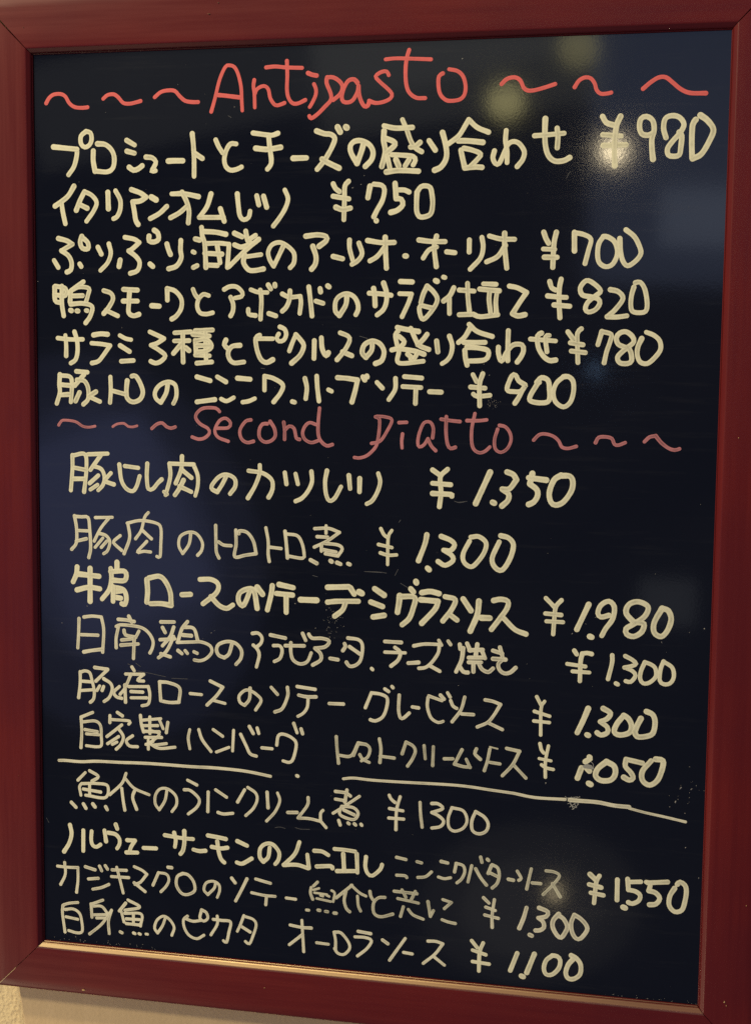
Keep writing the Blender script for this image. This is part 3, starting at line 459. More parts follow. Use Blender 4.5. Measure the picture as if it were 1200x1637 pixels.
   'w25.11 -1938,-1087 -1939,-1169 -1951,-1267;-1938,-1093 -1909,-1080 -1870,-1089 -1853,-1142 -1837,-1217 -1843,-1271 -1866,-1294;-1927,-1152 -1853,-1153;-1933,-1217 -1848,-1207;-1832,-1052 -1739,-1060;-1739,-1062 -1825,-1146;-1768,-1126 -1718,-1156 -1707,-1198 -1730,-1254 -1766,-1283;-1797,-1177 -1818,-1210;-1769,-1180 -1780,-1208;-1656,-1174 -1696,-1214 -1679,-1245 -1640,-1254;-1565,-1034 -1548,-1060;-1610,-1085 -1481,-1080! -1526,-1123 -1482,-1126;-1571,-1083 -1616,-1182 -1651,-1227;-1616,-1161 -1612,-1279;-1588,-1170 -1449,-1162! -1438,-1215 -1449,-1280 -1494,-1296;-1572,-1203 -1488,-1202;-1572,-1246 -1460,-1240;-1368,-1125 -1365,-1189 -1360,-1253;-1368,-1125 -1304,-1127 -1227,-1159 -1232,-1256! -1293,-1262 -1358,-1255;-1152,-1192 -1073,-1195;-1012,-1099 -925,-1136! -969,-1197 -1034,-1263;-985,-1230 -909,-1245;-735,-1131 -740,-1205 -773,-1249! -805,-1230 -811,-1188 -773,-1149 -735,-1147 -686,-1175 -659,-1211 -697,-1276;-590,-1117 -547,-1162;-479,-1111 -477,-1168 -514,-1255 -564,-1281;-413,-1101 -291,-1113;-402,-1158 -349,-1166 -285,-1163;-338,-1170 -343,-1234 -370,-1277 -407,-1301;-195,-1202 -100,-1200;47,-1215 87,-1114! 150,-1120 192,-1144 187,-1211 162,-1270 115,-1299 82,-1293;175,-1083 201,-1099;222,-1064 229,-1072;271,-1118 268,-1217 281,-1268 302,-1267 338,-1233;358,-1191 399,-1195;465,-1112 552,-1138;460,-1123 457,-1185 482,-1255 529,-1283 561,-1273;541,-1102 565,-1127;587,-1084 605,-1112;608,-1134 624,-1169 649,-1183;699,-1106 675,-1192 620,-1272;681,-1217 757,-1217;831,-1116 881,-1123 930,-1140! 888,-1214 848,-1263 783,-1296;859,-1267 945,-1303'),
  ('line', 'cream', 'P',
   'w24.3 1160,-1076 1186,-1125;1210,-1103 1189,-1150 1190,-1322;1147,-1171 1244,-1197;1145,-1234 1243,-1238;w38.475 1485,-1132 1454,-1214 1420,-1292;1481,-1301 1491,-1305;1579,-1126 1624,-1153 1605,-1190 1562,-1212! 1607,-1245 1608,-1280 1569,-1298 1544,-1284;1707,-1163 1665,-1221 1651,-1272 1686,-1290 1744,-1271 1757,-1225 1736,-1181 1707,-1163;1813,-1176 1791,-1223 1777,-1264! 1793,-1293 1841,-1290 1888,-1267 1901,-1196 1885,-1147 1846,-1129'),
  ('line', 'cream', 'D',
   'w24.3 -1850,-1364 -1935,-1402! -1931,-1505 -1938,-1615;-1919,-1434 -1833,-1423 -1794,-1453 -1789,-1529 -1789,-1589 -1824,-1602 -1898,-1599;-1908,-1487 -1817,-1496;-1897,-1516 -1806,-1517;-1672,-1353 -1635,-1375;-1725,-1378 -1726,-1427;-1720,-1405 -1584,-1407 -1590,-1429;-1641,-1438 -1698,-1485 -1749,-1526;-1664,-1466 -1630,-1518 -1648,-1574 -1682,-1609;-1664,-1520 -1744,-1575;-1676,-1559 -1710,-1578;-1563,-1508 -1608,-1544 -1586,-1580 -1529,-1582;-1506,-1364 -1500,-1423 -1484,-1476;-1495,-1396 -1361,-1377;-1439,-1371 -1439,-1484;-1489,-1433 -1383,-1426;-1484,-1471 -1372,-1469;-1372,-1383 -1344,-1445;-1311,-1400 -1322,-1471;-1439,-1462 -1372,-1485 -1440,-1549;-1473,-1513 -1356,-1506;-1451,-1528 -1451,-1593;-1468,-1562 -1417,-1537;-1322,-1546 -1417,-1564;-1440,-1554 -1373,-1582 -1261,-1567;-1156,-1439 -1167,-1498 -1156,-1571;-1093,-1435 -1068,-1503 -1007,-1579;-991,-1428 -925,-1470;-969,-1580 -881,-1542;-849,-1424 -856,-1565;-800,-1448 -761,-1525 -734,-1576 -691,-1589;-740,-1391 -713,-1437;-686,-1398 -675,-1434;-653,-1530 -583,-1532;-551,-1505 -540,-1441 -503,-1428 -444,-1451 -417,-1491 -437,-1588 -464,-1616 -507,-1609;-435,-1350 -412,-1412;-385,-1384 -374,-1417;-412,-1703 -404,-1706'),
  ('line', 'faded', 'D',
   'w24.3 -146,-1421 -140,-1504 -129,-1598;-124,-1545 -45,-1542 2,-1453! 54,-1460;-29,-1539 2,-1458! 54,-1460 81,-1489 66,-1543 24,-1572;13,-1531 34,-1561 77,-1579;143,-1417 154,-1484 148,-1574;149,-1532 243,-1538;320,-1426 295,-1506;320,-1426 366,-1449 382,-1484 362,-1538 332,-1585;439,-1442 448,-1529;500,-1445 497,-1570;573,-1520 629,-1516;687,-1453 640,-1550! 697,-1563 742,-1563;716,-1513 742,-1566;781,-1440 771,-1473 807,-1507;867,-1436 853,-1514 834,-1580;w12.15 867,-1421 917,-1431;w24.3 869,-1523 934,-1529;975,-1424 1058,-1438! 1015,-1529 951,-1605;1025,-1533 1102,-1610'),
  ('line', 'cream', 'P',
   'w24.3 1187,-1379 1197,-1419 1213,-1438;1241,-1390 1224,-1493 1226,-1595;1184,-1476 1259,-1486;1200,-1516 1230,-1534 1275,-1541;w40.5 1452,-1518 1429,-1586;1476,-1476 1505,-1454 1500,-1444;1482,-1516 1502,-1535;1499,-1615 1514,-1622;1608,-1467 1555,-1516 1542,-1563 1577,-1591 1636,-1584 1664,-1544 1657,-1494 1608,-1467;1831,-1461 1729,-1443! 1726,-1489 1761,-1527 1776,-1561 1752,-1576 1718,-1560;1884,-1443 1833,-1512 1835,-1572 1879,-1599 1926,-1565 1953,-1493 1956,-1437 1913,-1430'),
  ('rule', 'cream', 'D',
   'w24.3 -2100,-1716 -2054,-1713 -1939,-1714 -1825,-1703 -1654,-1699 -1485,-1693 -1317,-1692 -1151,-1693 -985,-1690 -821,-1694 -723,-1702 -593,-1720'),
  ('rule', 'cream', 'D',
   'w22.275 -96,-1701 -27,-1691 99,-1696 287,-1695 566,-1690 719,-1692 872,-1704 1024,-1715;1024,-1715 1165,-1733 1354,-1731;w30.375 1384,-1732 1448,-1733 1561,-1734 1660,-1747 1757,-1750;w20.25 1757,-1758 1855,-1778 1972,-1796 2107,-1819'),
  ('line', 'cream', 'D',
   'w24.3 -1908,-1788 -1963,-1845;-1877,-1773 -1814,-1809 -1860,-1845;-1935,-1867 -1952,-1890 -1942,-1950;-1929,-1867 -1826,-1859 -1747,-1870 -1764,-1953 -1907,-1947;-1878,-1863 -1878,-1945;-1924,-1905 -1798,-1917;-2013,-2005 -1979,-2038;-1925,-2009 -1906,-2039;-1856,-2004 -1839,-2025;-1762,-2017 -1750,-2038;-1612,-1773 -1644,-1846 -1730,-1929;-1616,-1811 -1554,-1872 -1447,-1910;-1644,-1879 -1634,-1965 -1623,-2030;-1548,-1882 -1566,-1938 -1538,-2018;-1320,-1871 -1335,-1943 -1375,-2009! -1403,-1970 -1402,-1910 -1369,-1864 -1313,-1860 -1257,-1904 -1252,-1964 -1285,-2015;-1173,-1788 -1107,-1817;-1196,-1856 -1151,-1859 -1091,-1914 -1107,-1969 -1168,-2022;-1027,-1860 -1030,-1995;-975,-1840 -898,-1886;-958,-1995 -920,-2003 -854,-1993;-772,-1825 -821,-1913;-750,-1807 -696,-1841 -685,-1888 -712,-1949 -764,-2002;-616,-1830 -609,-1936;-544,-1830 -528,-1882 -560,-1959 -619,-2028;-473,-1958 -409,-1953;-334,-1846 -339,-1899 -403,-1990! -323,-1989 -248,-2001! -248,-1946 -232,-1925;-248,-1999 -210,-2041;-148,-1790 -79,-1795 -47,-1814!;-71,-1775 -84,-1859;-148,-1842 -79,-1848;14,-1811 -79,-1880 -163,-1939;-105,-1887 -120,-1936 -88,-1960 -20,-1970 6,-1926 -26,-1891 -105,-1887;-89,-1912 -20,-1939;-125,-1984 -114,-2015;-62,-1997 -54,-2003;-19,-2000 -9,-2008;26,-1999 32,-2007'),
  ('line', 'cream', 'P',
   'w24.3 213,-1789 226,-1814 252,-1835;286,-1794 263,-1885 260,-2017;216,-1878 305,-1887;212,-1942 311,-1942;418,-1821 422,-1894 434,-1987;496,-1823 537,-1822 568,-1851 497,-1883! 538,-1900 575,-1934 555,-1972 498,-1987;628,-1841 605,-1911 611,-1973 648,-1996 704,-1971 728,-1917 702,-1856 628,-1841;783,-1855 759,-1920 765,-1982 806,-2001 852,-1980 866,-1932 840,-1887 783,-1855'),
  ('smear', 'smear', 'D',
   'w4.05 1355,-1713 1383,-1729 1413,-1735;1363,-1724 1398,-1716 1432,-1709;1369,-1741 1413,-1723 1442,-1710;1372,-1759 1404,-1741 1438,-1725;1385,-1778 1414,-1756 1443,-1735;1400,-1793 1424,-1775 1441,-1748;1373,-1718 1389,-1752 1410,-1792;1393,-1712 1409,-1746 1429,-1780;1413,-1715 1423,-1739 1440,-1759;1380,-1733 1394,-1767 1419,-1776;w20.25 1467,-1509 1496,-1511 1521,-1515;1481,-1498 1511,-1506;w4.05 1510,-1474 1525,-1488 1528,-1508'),
  ('scratch', 'scratch', 'D',
   'w3.645 -559,-2069 -527,-2062 -489,-2069;-419,-2057 -387,-2065 -322,-2062;43,-319 125,-318 177,-323;-312,-359 -280,-366;32,-319 146,-321;-1526,-1059 -1437,-1070 -1326,-1088;-1593,-1014 -1570,-1024;-1282,-1096 -1171,-1094;-1537,-1006 -1503,-1028;612,156 647,147 692,158;627,149 677,155;270,-385 322,-414;233,-336 253,-295;255,9 265,24;1292,2199 1278,2176 1269,2157;-888,2584 -867,2571;-665,981 -642,978;-14,1191 37,1177;-2198,-2130 -2181,-2162'),
  ('line', 'cream', 'D',
   'w32.4 -2025,-2166 -2014,-2227 -2032,-2295 -2071,-2359;-1927,-2197 -1929,-2342;-1866,-2198 -1870,-2259 -1859,-2297 -1831,-2306 -1802,-2287;-1772,-2185 -1761,-2261;-1744,-2199 -1693,-2206 -1664,-2237 -1665,-2276 -1682,-2305;-1690,-2137 -1679,-2167;-1608,-2240 -1551,-2239! -1580,-2285 -1591,-2319;-1614,-2327 -1534,-2322;-1489,-2285 -1399,-2281;-1336,-2183 -1208,-2194 -1135,-2194;-1269,-2161 -1258,-2209 -1264,-2259;-1197,-2144 -1197,-2226 -1208,-2282 -1225,-2305;-1132,-2267 -1091,-2274 -1047,-2268;-1030,-2160 -953,-2168 -903,-2175;-1002,-2237 -942,-2243 -892,-2234;-964,-2196 -953,-2271 -936,-2319 -914,-2339;-823,-2183 -755,-2209;-826,-2331 -788,-2336 -722,-2295;-597,-2209 -607,-2275 -640,-2310! -665,-2280 -662,-2220 -624,-2185 -575,-2186 -532,-2236 -537,-2290 -558,-2319;-392,-2155 -423,-2238 -499,-2320! -407,-2312 -331,-2329;-337,-2236 -326,-2326;-289,-2205 -236,-2206 -193,-2227;-272,-2311 -176,-2301 -165,-2315;w30.375 -152,-2181 -76,-2182 -12,-2187;-92,-2210 -85,-2322;-1,-2203 5,-2330;-133,-2331 -6,-2320;62,-2218 58,-2283 74,-2329 106,-2342 158,-2295 170,-2262'),
  ('line', 'faded', 'D',
   'w24.3 267,-2203 330,-2213;403,-2221 434,-2227;563,-2206 607,-2213;269,-2324 326,-2323 337,-2335;410,-2327 462,-2317 500,-2282;547,-2312 586,-2320 627,-2310;662,-2215 652,-2269;661,-2210 708,-2222 719,-2263 699,-2312 669,-2341;764,-2217 741,-2329;790,-2236 822,-2291 862,-2339;821,-2155 830,-2190;865,-2166 873,-2173;892,-2206 872,-2260;897,-2200 933,-2218 944,-2269 930,-2323 900,-2355;882,-2254 934,-2276;1003,-2287 1036,-2291;1060,-2228 1086,-2273 1071,-2288;1150,-2205 1136,-2273 1123,-2342;1157,-2298 1212,-2298;1245,-2210 1295,-2213 1331,-2236 1288,-2302 1229,-2369;1287,-2291 1339,-2375'),
  ('line', 'cream', 'P',
   'w34.425 1524,-2209 1565,-2246;1584,-2214 1565,-2257 1554,-2397;1521,-2276 1596,-2290;1532,-2330 1612,-2340;1697,-2229 1698,-2363;1737,-2406 1752,-2411;1761,-2219 1768,-2290! 1812,-2296 1842,-2319 1833,-2356 1795,-2378 1770,-2372;1781,-2237 1844,-2230;1878,-2229 1903,-2237 1895,-2284! 1939,-2295 1964,-2329 1941,-2367 1902,-2375;1888,-2233 2009,-2217;2054,-2254 2026,-2308 2024,-2369 2059,-2407 2102,-2393 2119,-2340 2127,-2268 2116,-2228 2086,-2211 2070,-2227'),
  ('line', 'fine', 'D',
   'w23.49 -2121,-2467 -2051,-2469 -1970,-2465;-1970,-2468 -1971,-2557 -1982,-2642;-2068,-2437 -2064,-2520 -2099,-2596;-1915,-2454 -1844,-2470;-1893,-2539 -1821,-2528;-1862,-2609 -1799,-2592 -1744,-2565;-1811,-2441 -1795,-2473;-1769,-2434 -1752,-2458;-1718,-2459 -1615,-2454;-1724,-2507 -1598,-2504;-1685,-2438 -1661,-2530 -1639,-2617;-1558,-2423 -1501,-2444 -1467,-2469! -1513,-2528 -1553,-2548;-1559,-2537 -1480,-2593;-1383,-2450 -1423,-2542;-1383,-2450 -1326,-2456 -1308,-2493 -1327,-2539 -1366,-2583;-1315,-2406 -1287,-2407;-1209,-2441 -1248,-2466 -1254,-2527 -1220,-2579 -1176,-2586 -1125,-2554 -1131,-2494 -1170,-2448 -1209,-2441;-975,-2486 -986,-2525 -1031,-2573! -1058,-2542 -1042,-2492 -992,-2476 -953,-2495 -947,-2538 -964,-2587;-862,-2443 -837,-2474;-755,-2439 -793,-2519 -834,-2599;-694,-2434 -591,-2455;-722,-2532 -634,-2543 -558,-2543;-618,-2546 -623,-2607;-481,-2547 -416,-2550'),
  ('line', 'faded', 'D',
   'w23.49 -266,-2418 -293,-2447;-309,-2459 -314,-2498 -298,-2539;w18.225 -293,-2474 -255,-2460;-287,-2493 -201,-2498;-169,-2468 -148,-2483 -158,-2543;-271,-2531 -174,-2544;-244,-2507 -228,-2511;-201,-2504 -185,-2510;w23.49 -340,-2617 -324,-2617;-262,-2611 -249,-2612;-211,-2615 -195,-2616;-152,-2621 -136,-2621;-31,-2419 -137,-2514;-37,-2419 22,-2467 65,-2485;-73,-2465 -83,-2530 -67,-2583 -45,-2602;7,-2490 13,-2554 29,-2590;91,-2450 97,-2482 113,-2507;192,-2482 150,-2488 118,-2523 114,-2577 130,-2607 172,-2616 246,-2591;254,-2434 406,-2438;306,-2421 333,-2469;395,-2423 370,-2479;278,-2482 349,-2491 417,-2501;316,-2535 298,-2602;350,-2550 382,-2584 450,-2607;480,-2485 497,-2584! 517,-2542;578,-2462 635,-2476! 589,-2522;575,-2598 616,-2610 663,-2616'),
  ('line', 'cream', 'P',
   'w23.49 845,-2425 881,-2458;861,-2487 923,-2504;855,-2540 944,-2555;916,-2431 903,-2535 905,-2619;w33.21 1125,-2467 1107,-2537 1081,-2608;1149,-2646 1163,-2651;1206,-2460 1262,-2481 1252,-2513 1202,-2528! 1233,-2551 1239,-2588 1214,-2609 1186,-2613;1332,-2490 1298,-2535 1296,-2582 1325,-2632 1351,-2645 1375,-2611 1389,-2568 1363,-2518 1332,-2500;1432,-2486 1413,-2540 1420,-2602 1446,-2641 1476,-2638 1514,-2582 1508,-2546 1472,-2508 1432,-2486'),
  ('line', 'fine', 'D',
   'w23.49 -2084,-2746 -2088,-2803 -2071,-2936;-2078,-2740 -2037,-2725 -1973,-2714;-2067,-2773 -2008,-2764 -1962,-2791 -1946,-2846 -1943,-2918 -1981,-2933 -2043,-2922;-2062,-2825 -1975,-2835;-1875,-2716 -1870,-2811;-1869,-2715 -1788,-2680;-1869,-2732 -1800,-2726 -1760,-2767;-1864,-2793 -1766,-2782;-1836,-2813 -1755,-2805;-1726,-2747 -1749,-2827 -1744,-2916;-1732,-2759 -1801,-2855 -1889,-2932;-1622,-2687 -1668,-2747;-1605,-2663 -1520,-2706 -1628,-2738;-1657,-2740 -1635,-2822;-1629,-2760 -1509,-2755 -1515,-2839;-1617,-2798 -1521,-2795;-1618,-2832 -1515,-2833;-1566,-2754 -1566,-2827;-1664,-2895 -1650,-2901;-1567,-2894 -1555,-2898;-1527,-2895 -1516,-2899;-1476,-2893 -1464,-2894;-1333,-2760 -1356,-2823 -1391,-2877! -1413,-2845 -1396,-2788 -1350,-2754 -1305,-2774 -1272,-2826 -1289,-2884;-1176,-2738 -1204,-2765 -1199,-2820 -1165,-2872 -1109,-2891 -1059,-2861;-1187,-2758 -1137,-2770 -1081,-2759;-1075,-2684 -1087,-2743 -1059,-2762 -1031,-2738 -1042,-2700 -1075,-2684;-964,-2718 -964,-2775 -1009,-2854;-992,-2743 -931,-2745 -870,-2750 -881,-2822 -898,-2895 -920,-2886;-776,-2697 -804,-2771 -822,-2811;-771,-2702 -710,-2718 -690,-2755 -710,-2828 -737,-2891 -765,-2877;-793,-2775 -732,-2808'),
  ('line', 'fine', 'D',
   'w23.49 -372,-2692 -366,-2784 -358,-2908;-453,-2732 -372,-2741 -307,-2739;-366,-2789 -458,-2869;-269,-2837 -188,-2840;-151,-2752 -140,-2805 -139,-2865;-146,-2752 -103,-2753 -54,-2808 -43,-2855 -80,-2899 -123,-2896 -145,-2865;14,-2731 99,-2739;-7,-2771 63,-2769 105,-2787 74,-2844 11,-2901;179,-2774 216,-2797;332,-2749 280,-2829 228,-2909;322,-2846 380,-2851;484,-2753 536,-2750 583,-2762! 532,-2836 454,-2908;522,-2853 595,-2906'),
  ('line', 'cream', 'P',
   'w28.35 773,-2722 810,-2766;848,-2730 826,-2796 823,-2922;779,-2785 867,-2808;781,-2862 889,-2869;w34.425 1071,-2777 1028,-2898;1100,-2927 1115,-2932;1182,-2771 1135,-2902;1298,-2770 1259,-2806 1245,-2860 1261,-2900 1301,-2896 1341,-2850 1349,-2797 1329,-2772 1298,-2770;1419,-2758 1454,-2776 1480,-2815 1477,-2878 1438,-2913 1402,-2912 1386,-2877 1400,-2823 1429,-2783'),
]
SPECKS = '2181,-587,6 2042,-1696,8 2074,-1601,5 2135,-1608,6 2165,-1582,4 2113,-1985,5 2200,-2176,5 -2210,1538,5 -2065,-758,4 -1882,-633,4 1230,-1634,6 2070,-1605,5 2057,-1678,4 -429,-550,6 616,2889,6 -846,2637,5 84,1917,6 -67,2120,6 -15,2139,4 5,2193,4 1926,-686,5 1373,-659,5 -635,-3066,4 1446,-1708,5 18,-2453,4 783,1023,4 819,954,4 772,984,3 834,809,4 2102,-1764,4 2008,-1730,4 -1004,-774,5 -982,-756,3 -219,-582,4 -139,-608,4 -151,-651,4 -222,-551,2 -205,-651,3 -188,-638,2 -195,-760,4 -155,-721,2 -195,-624,2 -170,-615,2 -125,-627,3 -148,-624,3 -163,-764,3 -123,-615,3 -195,-667,2 -161,-659,3 -140,-641,3 -203,-735,3 -197,-699,3 -109,-689,2 -185,-538,2 -178,-592,3 -175,-642,2 -165,-631,4 -121,-584,3 -205,-695,4 -145,-696,4 -179,-630,4 -161,-667,3 -161,-617,4 -208,-630,3 -178,-661,2 -222,-475,2 -101,-685,3 -201,-665,3 -169,-589,3 -122,-680,2 -240,-649,2 -193,-512,3 -181,-617,3 -150,-724,3 -291,-706,4 -152,-631,3 -188,-581,3 -197,-660,3 -110,-628,3 -210,-643,2 -190,-735,4 -216,-716,4 -199,-568,4 -213,-707,3 -234,-652,3 -202,-768,3 -188,-638,3 -183,-722,3 854,799,3 826,760,3 851,791,3 863,796,3 865,784,2 862,753,3 813,774,3 841,788,3 817,789,2 818,797,3 842,782,2 816,770,2 831,798,2 829,776,2 854,768,2 844,774,2 823,763,3 846,745,2 829,771,2 871,759,2 869,774,2 825,782,3 877,786,2 853,799,2 859,762,3 892,790,3 818,751,2 863,766,3 860,762,3 828,766,2 -1958,-2982,4 -1430,-2996,3 -1985,-2979,3 -1934,-2995,4 -1787,-2994,2 -1676,-2981,3 -1957,-2992,2 -1752,-2969,3 -1411,-2996,3 -2076,-2986,4 -1957,-2984,4 -1691,-2987,4 -2107,-2997,3 -1920,-2984,3 -1754,-2983,4 -1702,-2995,2 -1991,-2964,4 -1741,-2988,2 -1543,-2980,4 -1667,-2989,3 -1431,-2987,4 -2040,-2987,3 -1500,-2971,4 -1837,-2986,3 -1541,-2991,3 -1738,-2993,3 -1924,-2986,4 -2150,-2980,3 -1509,-2992,2 -1591,-2976,4 2210,-3000,3 1747,-2996,3 2183,-2999,2 2163,-2994,2 1981,-2994,3 1641,-2996,2 1843,-2997,3 2059,-2999,3 1695,-2990,3 1909,-2996,3 1839,-2982,2 1993,-2994,3 2158,-2985,2 1946,-2995,2 2064,-2994,2 1838,-3000,3 1723,-2996,2 2014,-2983,2 1690,-2992,3 1903,-2995,2 1289,2767,2 -1910,2183,3 843,1756,2 2092,-615,3 -1531,-557,2 -1083,1147,2 -572,856,2 1514,-548,3 -177,-1822,2 504,-174,2 -374,2452,1 -1225,2787,3 31,-1271,1 -10,-2036,2 -215,412,2 -1445,2130,2 -392,-2010,2 -996,1463,2 -848,1699,2 -2067,-2417,2 1956,-747,2 0,-2367,2 798,1390,2 1034,2072,2 -2049,1731,2 -319,-2565,2 -735,385,2 1113,-962,2 -1061,-815,3 717,627,3 -2124,2693,2 -312,2731,2 2133,182,2 -1719,2625,3 87,-2302,1 -1042,2722,2 -1886,1588,2 -766,2709,1 2003,1975,2 -329,35,2 -730,2400,2 1874,-259,3 -1171,2906,2 44,-181,2 657,-1033,3 -755,493,3 -1130,2365,2 -1786,-1458,3 -734,2280,2 -1036,2536,2 410,1638,1 905,2681,2 -852,920,2 -257,1261,2 372,-2043,2 1209,-155,2 1456,-593,3 1093,-869,2 1399,902,2 -1854,2077,2 828,1420,1 1224,-58,1 -1922,2300,2 1679,-2242,2 -1102,601,2 -659,2917,2 1508,-990,2 208,2041,2 -115,-2336,3 -1619,1236,3 2058,-1657,2 2121,-1465,3 2183,-1610,2 2133,-1563,2 2126,-1630,3 2003,-1659,2 2124,-1690,2 2066,-1612,3 2118,-1701,2 2214,-1611,3 2071,-1588,2 2141,-1559,2 2126,-1662,3 2141,-1604,3'
CHIPS = [(-0.1921, -0.332, 0.0016, 0.0008), (-0.0615, -0.3166, 0.00064, 0.00048), (0.2382, -0.2946, 0.0008, 0.0016), (0.2394, -0.2969, 0.00048, 0.0008), (-0.0938, 0.3275, 0.0012, 0.0004), (-0.1, 0.3209, 0.002, 0.00032), (-0.2264, 0.3171, 0.0006, 0.0004), (0.2343, 0.0597, 0.0004, 0.0006), (-0.2379, -0.183, 0.00032, 0.0004), (0.2492, -0.231, 0.0004, 0.0004)]



def catmull(p0, p1, p2, p3, t):
    t2, t3 = t * t, t * t * t
    return 0.5 * ((2 * p1) + (p2 - p0) * t + (2 * p0 - 5 * p1 + 4 * p2 - p3) * t2 + (3 * p1 - p0 - 3 * p2 + p3) * t3)


def spline(pts):
    if len(pts) == 2:
        n = max(2, int((pts[1] - pts[0]).length / 0.0012))
        return [pts[0].lerp(pts[1], i / n) for i in range(n + 1)]
    out = []
    q = [2 * pts[0] - pts[1]] + pts + [2 * pts[-1] - pts[-2]]
    for i in range(len(pts) - 1):
        n = max(2, int((q[i + 2] - q[i + 1]).length / 0.0012))
        for j in range(n):
            out.append(catmull(q[i], q[i + 1], q[i + 2], q[i + 3], j / n))
    out.append(pts[-1])
    return out


VROW = (-1.0, -0.8, -0.35, 0.0, 0.35, 0.8, 1.0)
DOME = (0.0, 0.6, 0.95, 1.0, 0.95, 0.6, 0.0)


def ribbon(path, w, z0, rnd, vs, fs, uvs):
    """a domed strip of paint with round ends laid along the path"""
    r = w / 2
    seed = rnd.random() * 100
    rows = []                                   # (centre, tangent, half width)
    n = len(path)
    tang = [(path[min(i + 1, n - 1)] - path[max(i - 1, 0)]) for i in range(n)]
    tang = [t.normalized() if t.length > 1e-9 else Vector((1, 0)) for t in tang]
    ra, rb = r * rnd.uniform(0.96, 1.13), r * rnd.uniform(0.94, 1.12)
    for a in (88, 65, 42, 20):
        rows.append((path[0] - tang[0] * ra * math.sin(math.radians(a)), tang[0], ra * math.cos(math.radians(a))))
    s = 0.0
    L = sum((path[i + 1] - path[i]).length for i in range(n - 1))
    for i in range(n):
        if i:
            s += (path[i] - path[i - 1]).length
        e0, e1 = math.exp(-s / (1.5 * w)), math.exp(-(L - s) / (1.5 * w))
        k = 0.975 + (ra / r - 0.975) * e0 + (rb / r - 0.975) * e1
        k += 0.05 * mnoise.noise(Vector((s * 260, seed, 0))) + 0.03 * mnoise.noise(Vector((s * 1200, seed, 7)))
        rows.append((path[i], tang[i], r * max(0.6, k)))
    for a in (20, 42, 65, 88):
        rows.append((path[-1] + tang[-1] * rb * math.sin(math.radians(a)), tang[-1], rb * math.cos(math.radians(a))))
    base = len(vs)
    m = len(rows)
    acc = 0.0
    for j, (c, t, hw) in enumerate(rows):
        nrm = Vector((-t.y, t.x))
        if j:
            acc += (c - rows[j - 1][0]).length
        endf = min(1.0, hw / r)
        for vi, (v, d) in enumerate(zip(VROW, DOME)):
            p = c + nrm * (hw * v)
            p = p + nrm * (0.03 * r * mnoise.noise(Vector((acc * 1500, seed + v * 9, 3))))
            vs.append(local(p.x, p.y, z0 + 0.000004 * j / m + 0.00004 * d * endf))
            uvs.append((acc * 100, max(abs(v), 1 - endf) * (1 if v >= 0 else -1)))
    q = len(VROW)
    for j in range(m - 1):
        for i in range(q - 1):
            a = base + j * q + i
            fs.append((a, a + q, a + q + 1, a + 1))


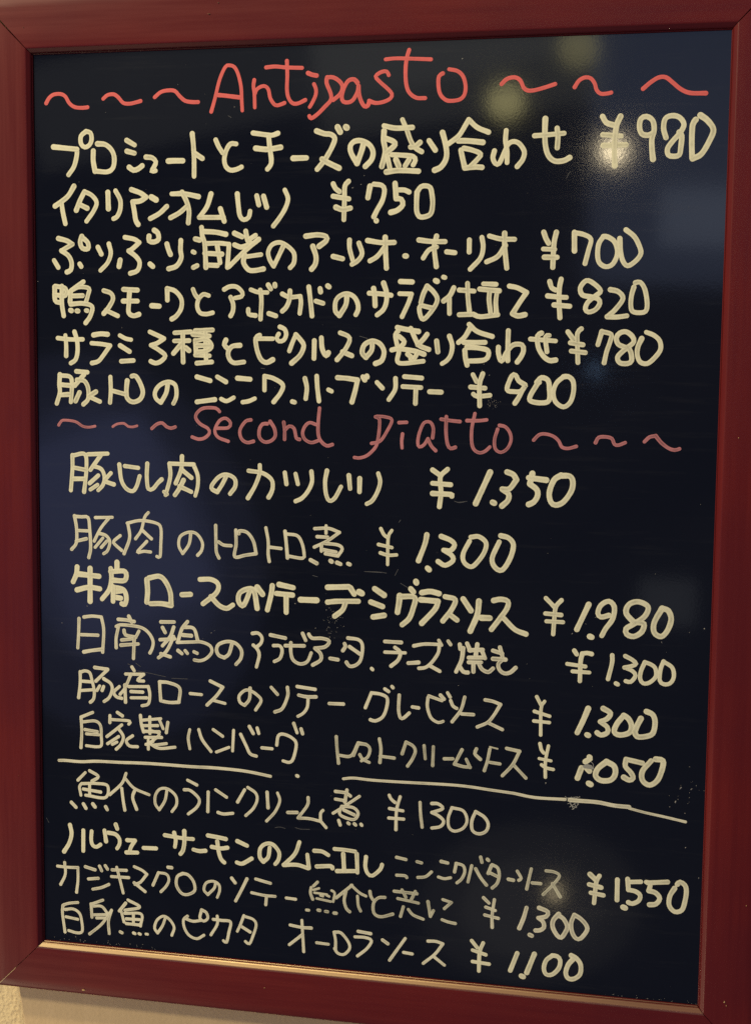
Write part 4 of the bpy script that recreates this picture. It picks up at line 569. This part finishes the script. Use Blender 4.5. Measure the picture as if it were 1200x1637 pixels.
NAMES = {('heading', 'D'): 'heading', ('line', 'D'): 'dish_name', ('line', 'P'): 'price', ('rule', 'D'): 'divider_line', ('smear', 'D'): 'wiped_smear', ('scratch', 'D'): 'scratch_marks'}
LABELS = {
    0: 'coral red heading Antipasto with wavy lines either side', 13: 'rose pink heading Second Piatto with wavy lines either side',
}
PRICES = ['980', '750', '700', '820', '780', '900', '1,350', '1,300', '1,980', '1,300', '1,300', '1,050', '1300', '1,550', '1,300', '1,100']
FINE = set()
rnd = random.Random(11)
price_i = 0
layer = 0
for li, (kind, colour, sec, data) in enumerate(LINES):
    vs, fs, uvs = [], [], []
    width = 0.0036
    wsum, wn = 0.0, 0
    for st in data.split(';'):
        tk = st.split(' ')
        if tk[0][0] == 'w':
            width = float(tk[0][1:]) * 1e-4
            tk = tk[1:]
        pts, segs = [], []
        for q in tk:
            corner = q.endswith('!')
            x, y = q.rstrip('!').split(',')
            pts.append(Vector((int(x) * 1e-4, int(y) * 1e-4)))
            if corner and len(pts) > 1:
                segs.append(pts)
                pts = [pts[-1].copy()]
        if len(pts) > 1:
            segs.append(pts)
        wsum += width
        wn += 1
        wk = 0.855 * width * rnd.uniform(0.95, 1.07)
        for sg in segs:
            layer = (layer + 1) % 12
            ribbon(spline(sg), wk, ZB + 0.00006 + 0.000009 * layer, rnd, vs, fs, uvs)
    if colour == 'red':
        mat = M_RED
    elif colour == 'pink':
        mat = M_PINK
    elif colour == 'faded':
        mat = M_FADED
    elif colour == 'fine':
        mat = M_CREAM_THIN
    elif colour == 'scratch':
        mat = M_SCRATCH
    elif colour == 'smear':
        mat = M_SMEAR
    else:
        mat = M_CREAM if wsum / wn > 0.0029 else M_CREAM_THIN
    o = mesh_obj(NAMES[(kind, sec)], vs, fs, mat, surface, uvs, True)
    if kind == 'scratch':
        o['kind'] = 'stuff'
    if li in LABELS:
        o['label'] = LABELS[li]
    if sec == 'P':
        o['label'] = 'cream handwritten price of %s yen' % PRICES[price_i]
        price_i += 1

# dust, wiped-off specks and a few chips
vs, fs = [], []
for q in SPECKS.split(' '):
    x, y, r = (int(v) * 1e-4 for v in q.split(','))
    b = len(vs)
    k = rnd.randint(5, 7)
    st_ = rnd.uniform(0.6, 1.6)
    an = rnd.uniform(0, 3.14)
    r *= 0.8
    vs.append(local(x, y, ZB + 0.00035))
    for i in range(k):
        a = 2 * math.pi * i / k
        px, py = math.cos(a) * r * st_, math.sin(a) * r / st_
        f = rnd.uniform(0.7, 1.2)
        vs.append(local(x + f * (px * math.cos(an) - py * math.sin(an)), y + f * (px * math.sin(an) + py * math.cos(an)), ZB + 0.00005))
    for i in range(k):
        fs.append((b, b + 1 + i, b + 1 + (i + 1) % k))
o = mesh_obj('dust_specks', vs, fs, M_DUST, surface)
o['kind'] = 'stuff'

# chips and scuffs in the varnish
for x, y, w, h in CHIPS:
    vs, fs = [local(x, y, 0.0011)], []
    for i in range(9):
        a = 2 * math.pi * i / 9
        f = rnd.uniform(0.6, 1.2)
        vs.append(local(x + w * f * math.cos(a), y + h * f * math.sin(a), -0.0003))
    for i in range(9):
        fs.append((0, 1 + i, 1 + (i + 1) % 9))
    side = 'top' if y > HH else 'bottom' if y < -HH else 'left' if x < 0 else 'right'
    mesh_obj('paint_chip', vs, fs, M_CHIP, rails[side])
